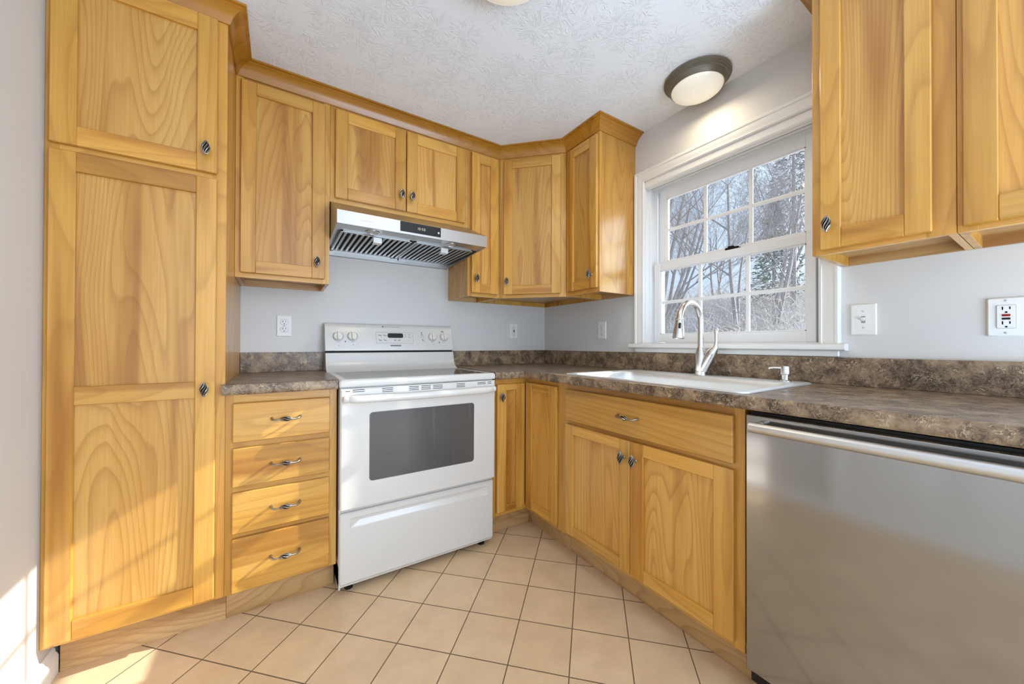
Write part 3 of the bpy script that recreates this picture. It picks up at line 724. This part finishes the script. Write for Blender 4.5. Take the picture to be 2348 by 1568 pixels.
for x, z in KN:
    T = PT(lx(x), z)
    m = MB(); m.lathe([(.0255, -.004), (.0255, .002), (.0235, .003), (.0235, .010), (.021, .013)], 28, T)
    kb = m.build('burner_knob', CREAM, cpn, 35)
    m = MB(); m.loops([[tuple(T @ Vector((p[0], p[1], h))) for p in rrect(-w_, w_, -.0215, .0215, .003, 3)] for w_, h in ((.0058, .012), (.0050, .022), (.0038, .0235))]); m.build('grip', CREAM, kb, 35)
    m = MB()
    ring = [(.0262 + .0016 * e, a) for e in (0, 1) for a in ()]
    for i in range(20):
        a0 = math.radians(-230 + 280 * i / 20); a1 = math.radians(-230 + 280 * (i + 1) / 20)
        q = [T @ Vector((r * math.cos(a), r * math.sin(a), .0006)) for r, a in ((.0262, a0), (.0262, a1), (.0278, a1), (.0278, a0))]
        m.add(q, [(0, 1, 2, 3)])
    m.build('dial_ring', GREYD, kb)
m = MB()
def mark(mb, x, z, w, h, e=.0007):
    T = PT(lx(x), z); mb.loops([[tuple(T @ Vector((p[0], p[1], d))) for p in rrect(-w / 2, w / 2, -h / 2, h / 2, min(w, h) * .3, 2)] for d in (-.001, e)])
def frame_line(mb, x0, x1, z0, z1, w=.0014):
    mark(mb, (x0 + x1) / 2, z0, x1 - x0, w); mark(mb, (x0 + x1) / 2, z1, x1 - x0, w); mark(mb, x0, (z0 + z1) / 2, w, z1 - z0); mark(mb, x1, (z0 + z1) / 2, w, z1 - z0)
frame_line(m, -1.325, -1.103, 1.077, 1.143); m.build('keypad_outline', GREYP, cpn)
def label(name, *marks):
    mb = MB()
    for q in marks: mark(mb, *q)
    mb.build(name, GREYP, cpn)
for x, z in ((-1.303, 1.124), (-1.274, 1.124), (-1.303, 1.095), (-1.274, 1.095)):
    label('key_label', (x, z, .017, .0045), (x + .006, z - .0045, .010, .0024), (x - .006, z + .0045, .006, .0024))
for x in (-1.215, -1.190): label('key_label', (x, 1.096, .013, .006), (x + .004, 1.0915, .007, .0026))
for z in (1.131, 1.123, 1.115): label('status_label', (-1.151, z, .013, .0022))
for z in (1.131, 1.114): label('key_label', (-1.125, z, .012, .004))
label('key_label', (-1.135, 1.093, .014, .0022))
for x, z in ((-1.040, 1.132), (-1.036, 1.099)): label('key_label', (x - .006, z, .008, .010), (x + .001, z - .004, .010, .003))
for x, z, w_ in ((-1.040, 1.117, .030), (-1.034, 1.086, .024), (-1.531, 1.083, .022), (-1.4555, 1.083, .022), (-.9765, 1.084, .020), (-.897, 1.084, .018)): label('knob_label', (x, z, w_, .002))
label('knob_label', (-.905, 1.154, .020, .009))
m = MB(); mark(m, -1.211, 1.1235, .093, .029, .0012); m.build('oven_display', BLACK, cpn)
m = MB(); mark(m, -1.2125, 1.0625, .064, .008, .0009); m.build('name_plate', GREYD, cpn)
m = MB(); mark(m, -1.284, 1.1765, .008, .009, .0009); m.build('logo', GREYD, cpn)
m = MB()
for i in range(9): mark(m, -1.238 + i * .0064, 1.0625, .0040, .0018, .0013)
m.build('plate_lettering', GREYL, cpn)
m = MB()
for i in range(6): mark(m, -1.275 + i * .0055, 1.1762, .0036, .003, .0008)
mark(m, -1.205, 1.1752, .06, .0012, .0008)
m.build('lettering', GREYP, cpn)
for x, z in ((-1.494, 1.0855), (-.932, 1.0835), (-1.046, 1.144)): MB().lathe([(.0033, -.001), (.0033, .0010), (.002, .0014)], 10, PT(lx(x), z)).build('indicator_light', BLACK, cpn)
for x, z in ((-1.529, 1.0625), (-1.453, 1.068), (-.973, 1.069), (-.899, 1.063)): MB().lathe([(.0022, -.001), (.0022, .0006)], 8, PT(lx(x), z)).build('burner_mark', GREYD, cpn)
# oven door
m = MB()
a = (.004, RW - .004, .365, .8815)
wx0, wx1, wz0, wz1 = .121, .629, .474, .773
m.loops([xz(rrect(*a, .004), .018), xz(rrect(*a, .004), -.004), xz(rrect(a[0] + .006, a[1] - .006, a[2] + .006, a[3] - .006, .004), -.010),
         xz(rrect(wx0 - .002, wx1 + .002, wz0 - .002, wz1 + .002, .016), -.010), xz(rrect(wx0, wx1, wz0, wz1, .014), -.0075)])
od = m.build('oven_door', WHITE, rg)
MB().loops([xz(rrect(wx0 + .0005, wx1 - .0005, wz0 + .0005, wz1 - .0005, .014), -.006), xz(rrect(wx0 + .0005, wx1 - .0005, wz0 + .0005, wz1 - .0005, .014), -.0086)]).build('oven_window', OVENG, od)
for i, (x0, x1, n) in enumerate(((-1.574, -1.556, 1), (-1.546, -1.498, 2), (-1.424, -1.376, 3), (-1.304, -1.258, 3), (-1.246, -1.200, 3), (-1.188, -1.140, 3), (-1.066, -1.020, 3), (-.950, -.902, 2), (-.890, -.868, 2))):
    m = MB()
    for k in range(n): m.box(lx(x0), lx(x1), -.0104, -.006, .8735 - .0075 * k + (n == 1) * -.004, .8760 - .0075 * k + (n == 1) * -.004)
    m.build('vent', SLOT, od)
m = MB(); lp = []
N = 30
for i in range(N + 1):
    u = i / N; x = .016 + (RW - .032) * u; e = min(u, 1 - u)
    k = 1 - max(0, 1 - e / .075) ** 2.5 if e < .075 else 1
    yc = -.010 - .040 * (k ** .5) + .003; sz = .0165 * (.60 + .40 * min(1, e / .05)); sy = .0095
    cz = .8395 - .004 * math.sin(PI * u)
    lp.append([(x, yc + sy * math.cos(2 * PI * q / 14), cz + sz * math.sin(2 * PI * q / 14)) for q in range(14)])
m.loops(lp); m.box(.012, .045, -.040, -.008, .826, .852, .005); m.box(RW - .045, RW - .012, -.040, -.008, .826, .852, .005)
m.build('oven_handle', WHITE, od, 50)
# storage drawer
m = MB(); a = (.006, RW - .006, .046, .350)
m.loops([xz(rrect(*a, .008), .0198), xz(rrect(*a, .008), .008), xz(rrect(a[0] + .006, a[1] - .006, a[2] + .006, a[3] - .006, .006), .003),
         xz(rrect(.046, RW - .040, .281, .325, .006), .003), xz(rrect(.050, RW - .044, .285, .323, .006), .006), xz(rrect(.085, RW - .078, .308, .319, .004), .0135)])
m.build('storage_drawer', WHITE, rg)
m = MB(); m.box(.004, .012, .022, .60, .02, .12, .002); m.build('side_skirt', WHITE, rg)

# ------------------------------------------------------------------ range hood
hd_ = thing('range_hood', 'stainless steel under-cabinet range hood with a black clock panel', 'range hood', (-1.5975, -.556, 1.588))
m = MB()
m.prism([(0, .024), (0, .084), (.249, .198), (.554, .198), (.554, 0), (.535, 0), (.535, .038), (.012, .040), (.012, .024)], 'x', .010, RW - .010)
for x0, x1 in ((0, .010), (RW - .010, RW)): m.prism([(0, .024), (0, .084), (.249, .198), (.554, .198), (.554, .012), (.545, .003), (.530, 0)], 'x', x0, x1)
m.box(.010, RW - .010, .012, .112, .026, .034, 0); m.box(.012, RW - .012, .5305, .5535, -.009, .040, .001)
cn = m.build('canopy', STEEL, hd_, 20)
for fx in (.030, .386):
    fwid = .342
    m = MB(); y0, y1 = .116, .528
    m.box(fx, fx + fwid, y0, y0 + .016, .020, .038, .001); m.box(fx, fx + fwid, y1 - .016, y1, .018, .038, .001); m.box(fx, fx + .012, y0, y1, .018, .038, .001); m.box(fx + fwid - .012, fx + fwid, y0, y1, .018, .038, .001)
    for i in range(12):
        x = fx + .020 + i * .0262; m.prism([(x, .022), (x + .003, .019), (x + .010, .019), (x + .013, .022), (x + .011, .030), (x + .002, .030)], 'y', y0 + .014, y1 - .014)
    fo = m.build('baffle_filter', STEEL_D, hd_)
    MB().box(fx + .010, fx + fwid - .010, y0 + .012, y1 - .012, .031, .036).build('backing', SLOT, fo)
    hx_ = fx + .169; m = MB(); m.box(hx_ - .021, hx_ + .021, y0 - .002, y0 + .012, -.012, .016, .002); m.box(hx_ - .021, hx_ + .021, y0 + .010, y0 + .034, -.013, -.009, .001); m.build('handle', HANDLEW, fo)
for x in (.165, .572):
    m = MB(); m.lathe([(.034, .027), (.034, .0235), (.027, .022), (.026, .0255)], 22, Matrix.Translation((x, .070, 0)), cap1=False); lo_ = m.build('lamp_ring', STEEL, hd_, 40)
    MB().lathe([(.0262, .0262), (.0262, .0245), (.012, .0235)], 22, Matrix.Translation((x, .070, 0))).build('lens', GREYL, lo_)
dsp = MB().box(.279, .486, -.0012, .002, .0345, .0832).build('clock_panel', BLACK, hd_)
m = MB()
SEG = {'1': 'bc', '0': 'abcdef', '5': 'afgcd'}
def digit(mb, ch, x, z, w, h, t):
    for q in SEG[ch]:
        b = {'a': (x, x + w, z + h - t, z + h), 'd': (x, x + w, z, z + t), 'g': (x, x + w, z + h / 2 - t / 2, z + h / 2 + t / 2), 'b': (x + w - t, x + w, z + h / 2, z + h), 'c': (x + w - t, x + w, z, z + h / 2), 'f': (x, x + t, z + h / 2, z + h), 'e': (x, x + t, z, z + h / 2)}[q]
        mb.box(b[0], b[1], -.0016, -.0010, b[2], b[3])
for ch, x in (('1', .361), ('0', .3715), ('5', .3865), ('0', .397)): digit(m, ch, x, .0535, .0062, .0115, .0010)
m.box(.3815, .3828, -.0016, -.001, .0555, .0568); m.box(.3815, .3828, -.0016, -.001, .0615, .0628)
m.build('clock_digits', DIGIT, dsp)
m = MB(); m.lathe([(.0052, 0), (.0052, .002), (.003, .003)], 14, Matrix.Translation((.474, -.001, .055)) @ Matrix.Rotation(PI / 2, 4, 'X')); m.build('button', STEEL, dsp, 40)
m = MB()
for i in range(7): m.box(.100 + i * .0085, .1045 + i * .0085, -.0004, .001, .050, .0545)
m.build('lettering', GREYL, cn)
m = MB(); m.box(.408, .416, .529, .533, .010, .022); m.build('sensor', BLACK, hd_)

# ------------------------------------------------------------------ dishwasher
dw = thing('dishwasher', 'stainless steel dishwasher with a bar handle under the right counter', 'dishwasher', (-.630, -1.7855, 0), R90)
MB().box(.006, .594, .030, .60, .06, .872, 0).build('tub', BLACK, dw)
m = MB(); m.loops([xz(rrect(.004, .597, .108, .8665, .003, 2), .034), xz(rrect(.004, .597, .108, .8665, .003, 2), .003), xz(rrect(.007, .594, .111, .8635, .003, 2), .0)]); m.build('door', STEEL_DW, dw, 25)
m = MB(); m.tube([(.036, -.047, .838), (.566, -.047, .838)], .0145, 20); hb = m.build('bar_handle', STEEL_H, dw, 50)
for x in (.046, .556): MB().box(x - .009, x + .009, -.046, .001, .828, .850, .004).build('handle_bracket', STEEL_H, hb)
MB().box(.004, .596, .075, .085, .0, .104).build('kick_plate', BLACK, dw)
m = MB(); m.tube([(.03, .045, .0), (.03, .045, .055)], .008, 10); m.build('leveling_foot', GREYL, dw)

# ------------------------------------------------------------------ outlets and switch
def plate(label, cat, loc, rot):
    name = 'light_switch' if cat == 'switch' else 'wall_outlet'
    t = thing(name, label, cat, loc, rot)
    MB().loops([xz(rrect(-.035, .035, -.057, .057, .003, 3), 0), xz(rrect(-.035, .035, -.057, .057, .003, 3), -.003), xz(rrect(-.032, .032, -.054, .054, .003, 3), -.0062)]).build('cover_plate', WHITE2, t, 25)
    return t
def screw(t, z): MB().lathe([(.0034, 0), (.0034, .0012), (.002, .0018)], 10, Matrix.Translation((0, -.006, z)) @ Matrix.Rotation(PI / 2, 4, 'X')).build('screw', GREYL, t)
def slots(par, zc, y, w=.0065):
    m = MB(); m.box(-w - .0012, -w + .0012, y, y + .001, zc - .001, zc + .0085); m.box(w - .0012, w + .0012, y, y + .001, zc + .0005, zc + .008)
    m.loops([xz(rrect(-.0026, .0026, zc - .0105, zc - .0055, .0024, 3), y), xz(rrect(-.0026, .0026, zc - .0105, zc - .0055, .0024, 3), y + .001)]); return m.build('socket_slots', SLOT, par)
def duplex(label, loc, rot):
    t = plate(label, 'outlet', loc, rot)
    for zc in (.0195, -.0195):
        o = MB().loops([xz(rrect(-.0172, .0172, zc - .0142, zc + .0142, .0120, 4), -.005), xz(rrect(-.0172, .0172, zc - .0142, zc + .0142, .0120, 4), -.0075), xz(rrect(-.0162, .0162, zc - .0132, zc + .0132, .0115, 4), -.0085)]).build('receptacle', WHITE2, t, 30)
        slots(o, zc, -.0088)
        e = MB().loops([xz(rrect(-.0182, .0182, zc - .0152, zc + .0152, .0130, 4), -.0058), xz(rrect(-.0182, .0182, zc - .0152, zc + .0152, .0130, 4), -.0064)]).build('receptacle_gap', GREYP, t)
    screw(t, 0)
def gfci(label, loc, rot):
    t = plate(label, 'outlet', loc, rot)
    MB().loops([xz(rrect(-.0175, .0175, -.0345, .0345, .002, 3), -.0058), xz(rrect(-.0175, .0175, -.0345, .0345, .002, 3), -.0064)]).build('receptacle_gap', GREYP, t)
    o = MB().loops([xz(rrect(-.0166, .0166, -.0336, .0336, .002, 3), -.005), xz(rrect(-.0166, .0166, -.0336, .0336, .002, 3), -.0085)]).build('receptacle', WHITE2, t)
    slots(o, .0215, -.0088); slots(o, -.0215, -.0088)
    MB().box(-.0075, .0075, -.0100, -.008, .0012, .0078, .0008).build('reset_button', RED, o); MB().box(-.0075, .0075, -.0100, -.008, -.0085, -.0025, .0008).build('test_button', BLACK, o)
    for z in (.0475, -.0475): screw(t, z)
duplex('white duplex outlet on the back wall left of the range', (-1.788, -.0005, 1.169), 0)
gfci('white safety outlet with centre buttons on the back wall right of the range', (-.303, -.0005, 1.173), 0)
duplex('white duplex outlet between the room corner and the window', (-.0005, -.623, 1.167), R90)
t = plate('white toggle light switch right of the window', 'switch', (-.0005, -1.9055, 1.167), R90)
m = MB(); m.box(-.0055, .0055, -.0068, -.006, -.0125, .0125); m.build('toggle_slot', GREYP, t)
m = MB(); m.prism([(-.006, -.006), (-.016, .002), (-.0165, .006), (-.006, .009)], 'x', -.0045, .0045); m.build('toggle', WHITE2, t)
for z in (.030, -.030): screw(t, z)
gfci('white safety outlet with a red reset button near the right edge of the photo', (-.0005, -2.216, 1.158), R90)

# ------------------------------------------------------------------ ceiling lights
def flush(label, x, y, s, power):
    t = thing('ceiling_light', label, 'ceiling light', (x, y, ZC - .0005))
    m = MB(); m.lathe([(.150 * s, 0), (.154 * s, -.004), (.154 * s, -.010), (.147 * s, -.013), (.147 * s, -.018), (.141 * s, -.020), (.141 * s, -.025), (.135 * s, -.027), (.133 * s, -.033), (.129 * s, -.042), (.1225 * s, -.049), (.118 * s, -.049)], 48, cap1=False); m.build('metal_ring', BRONZE, t, 35)
    m = MB(); pr = [(.120 * s, -.046)] + [(.120 * s * math.cos(a), -.046 - .041 * s * math.sin(a)) for a in [math.radians(9 * k) for k in range(1, 10)]] + [(.004, -.046 - .041 * s)]
    m.lathe(pr, 48); m.build('glass_dome', DOME, t, 60)
    l = bpy.data.lights.new('bulb', 'AREA'); l.shape = 'DISK'; l.size = .18 * s; l.energy = power; l.color = (1.0, .84, .58)
    o = bpy.data.objects.new('bulb', l); COL.objects.link(o); o.parent = t; o.location = (0, 0, -.046 - .041 * s - .004)
flush('bronze-rimmed flush ceiling light over the sink by the window', -.154, -1.362, .935, 1.3)
flush('flush ceiling light cut off by the top edge of the photo', -1.211, -1.364, 1.25, 3.0)

# ------------------------------------------------------------------ outside: hillside, trees, brush
def hill_z(x, y): return -.55 + max(0, x - 2.5) * .205 + .15 * math.sin(x * .9 + y * .6) * min(1, max(0, x - 3) / 4)
def ground_mat():
    m = NT('leaf_litter'); p = m.obj(); m.set(Roughness=.9)
    n1 = m.noise(p, 1.6, 6, .65); n2 = m.noise(p, 18, 4, .7)
    c = m.ramp(m.math('ADD', m.math('MULTIPLY', n1, .5), m.math('MULTIPLY', n2, .5)), [(.34, srgb(140, 135, 133)), (.5, srgb(182, 177, 173)), (.64, srgb(218, 212, 205))])
    m.l(c, m.b.inputs['Base Color']); return m.mat
GROUND = ground_mat(); BARK = plain('grey_bark', srgb(168, 161, 157), .9, 0, .2, .18); TWIG = plain('dry_twigs', srgb(206, 200, 195), .9, 0, .2, .2); LEAF = plain('evergreen_needles', srgb(132, 142, 132), .8, 0, .3, .3); DRY = plain('dead_leaves', srgb(196, 160, 136), .9, 0, .2, .2)
m = MB(); nx, ny = 40, 50
gv = [(.16 + 34 * i / nx, -14 + 42 * j / ny, hill_z(.16 + 34 * i / nx, -14 + 42 * j / ny)) for i in range(nx + 1) for j in range(ny + 1)]
m.add(gv, [(i * (ny + 1) + j, (i + 1) * (ny + 1) + j, (i + 1) * (ny + 1) + j + 1, i * (ny + 1) + j + 1) for i in range(nx) for j in range(ny)])
struct(m.build('ground_outside', GROUND, smooth=60))
def tree_mesh(seed, height, lean):
    rnd = random.Random(seed); m = MB()
    def grow(p, d, L, r, lev):
        n = 4 if lev < 2 else 3; pts = [p]; rs = [r]; q = Vector(p); dd = Vector(d)
        for i in range(n):
            dd = (dd + Vector((rnd.uniform(-1, 1), rnd.uniform(-1, 1), rnd.uniform(-.35, .9))) * (.13 + .03 * lev)).normalized()
            q = q + dd * L / n; pts.append(tuple(q)); rs.append(r * (1 - .55 * (i + 1) / n))
            if lev < 4:
                for k in range((1, 2, 2, 2)[lev] if i > 0 or lev > 0 else 0):
                    a = dd.orthogonal().normalized(); a.rotate(Matrix.Rotation(rnd.uniform(0, 2 * PI), 3, dd))
                    nd = (dd * rnd.uniform(.55, 1.0) + a * rnd.uniform(.5, .95) + Vector((0, 0, .15))).normalized()
                    grow(tuple(q), nd, L * rnd.uniform(.45, .68), max(.0038, rs[-1] * rnd.uniform(.42, .62)), lev + 1)
        m.tube(pts, rs, 5 if lev < 2 else 3, cap=False)
    grow((0, 0, -.4), lean, height * .62, height * .0085, 0)
    grow((.1, .1, -.4), (-lean[0] * .6 + .1, lean[1] * 1.4, 1), height * .5, height * .007, 0)
    return m
tpl = [tree_mesh(11, 9.0, Vector((.05, -.22, 1))), tree_mesh(12, 10.0, Vector((.0, -.35, 1))), tree_mesh(13, 8.0, Vector((-.1, .12, 1)))]
tpo = []
spots = [(8.8, 5.8, 1), (9.8, 2.9, 2), (11.5, 7.2, 1), (12.2, 3.2, 0), (14.0, 8.6, 1), (15.0, 4.4, 0), (17.5, 10.4, 0), (18.5, 5.6, 1), (19.5, 8.8, 2), (23.5, 10.5, 2)]
protos = {}
for x, y, k in spots:
    if k not in protos:
        t = tpl[k].build('bare_tree', BARK, smooth=60); protos[k] = t
    else:
        t = protos[k].copy(); COL.objects.link(t)
    t.location = (x, y, hill_z(x, y)); t.rotation_euler = (0, 0, random.uniform(-.5, .5)); s = random.uniform(.85, 1.15); t.scale = (s, s, s)
    tag(t, 'bare grey leafless tree on the wooded hillside outside the window', 'tree', 'bare trees outside the window')
def evergreen(x, y, h, seed, label):
    rnd = random.Random(seed); t = thing('evergreen_tree', label, 'tree', (x, y, hill_z(x, y)))
    MB().tube([(0, 0, -.3), (.05, 0, h * .5), (0, 0, h)], [.13, .08, .02], 7).build('trunk', BARK, t)
    m = MB()
    for i in range(1500):
        u = rnd.uniform(.12, 1); a = rnd.uniform(0, 2 * PI); R = (1 - u) * h * .22 + .15; r0 = R * rnd.uniform(.3, 1)
        c = Vector((r0 * math.cos(a), r0 * math.sin(a), u * h - r0 * .25)); d = Vector((math.cos(a), math.sin(a), rnd.uniform(-.5, .2))) * .12
        sdv = d.cross(Vector((0, 0, 1))).normalized() * .028
        m.add([c - d, c + sdv, c + d, c - sdv, c + Vector((0, 0, .06))], [(0, 1, 4), (1, 2, 4), (2, 3, 4), (3, 0, 4)])
    m.build('foliage', LEAF, t)
evergreen(17.0, 4.3, 9.5, 3, 'grey-green evergreen outside behind the right panes of the window')
evergreen(21.0, 6.6, 6.0, 4, 'smaller dark evergreen farther up the slope outside the window')
# undergrowth: one uncountable tangle
rnd = random.Random(5); m = MB()
for i in range(5200):
    x = 4.2 + 19 * rnd.random() ** 1.1; k0, k1 = .30, .80; y = -2.33 + (k0 + (k1 - k0) * rnd.random()) * (x + 1.8)
    z = hill_z(x, y) - .05; L = rnd.uniform(.5, 1.9) * (.6 + x / 22); a = rnd.uniform(0, 2 * PI); tl = rnd.uniform(.25, 1.5)
    p = Vector((x, y, z)); d = Vector((math.cos(a) * tl, math.sin(a) * tl, 1)).normalized(); pts = [p]
    for j in range(3):
        d = (d + Vector((rnd.uniform(-.35, .35), rnd.uniform(-.35, .35), -.22))).normalized(); p = p + d * L / 3; pts.append(p)
    r = rnd.uniform(.0035, .009) * (.5 + x / 14); m.tube(pts, [r, r * .8, r * .6, r * .35], 3, cap=False)
tag(m.build('undergrowth', TWIG), 'tangle of dry leafless brush covering the slope outside the window', 'undergrowth', kind='stuff')
m = MB()
for i in range(150):
    x = 5.5 + 14 * rnd.random(); y = -2.33 + (.30 + .48 * rnd.random()) * (x + 1.8); c = Vector((x, y, hill_z(x, y) + rnd.uniform(.2, 1.6)))
    if rnd.random() < .45: c = Vector((9 + rnd.gauss(0, .3), 2.6 + rnd.gauss(0, .5), hill_z(9, 2.6) + .5 + rnd.gauss(0, .25)))
    for k in range(6):
        q = c + Vector((rnd.gauss(0, .12), rnd.gauss(0, .12), rnd.gauss(0, .1))); a = Vector((rnd.gauss(0, 1), rnd.gauss(0, 1), rnd.gauss(0, 1))).normalized() * .035; b = a.orthogonal().normalized() * .022
        m.add([q - a, q + b, q + a, q - b + Vector((0, 0, .01))], [(0, 1, 2), (0, 2, 3)])
tag(m.build('dead_leaves', DRY), 'scattered rust-coloured dead leaves clinging to the brush outside', 'leaves', kind='stuff')
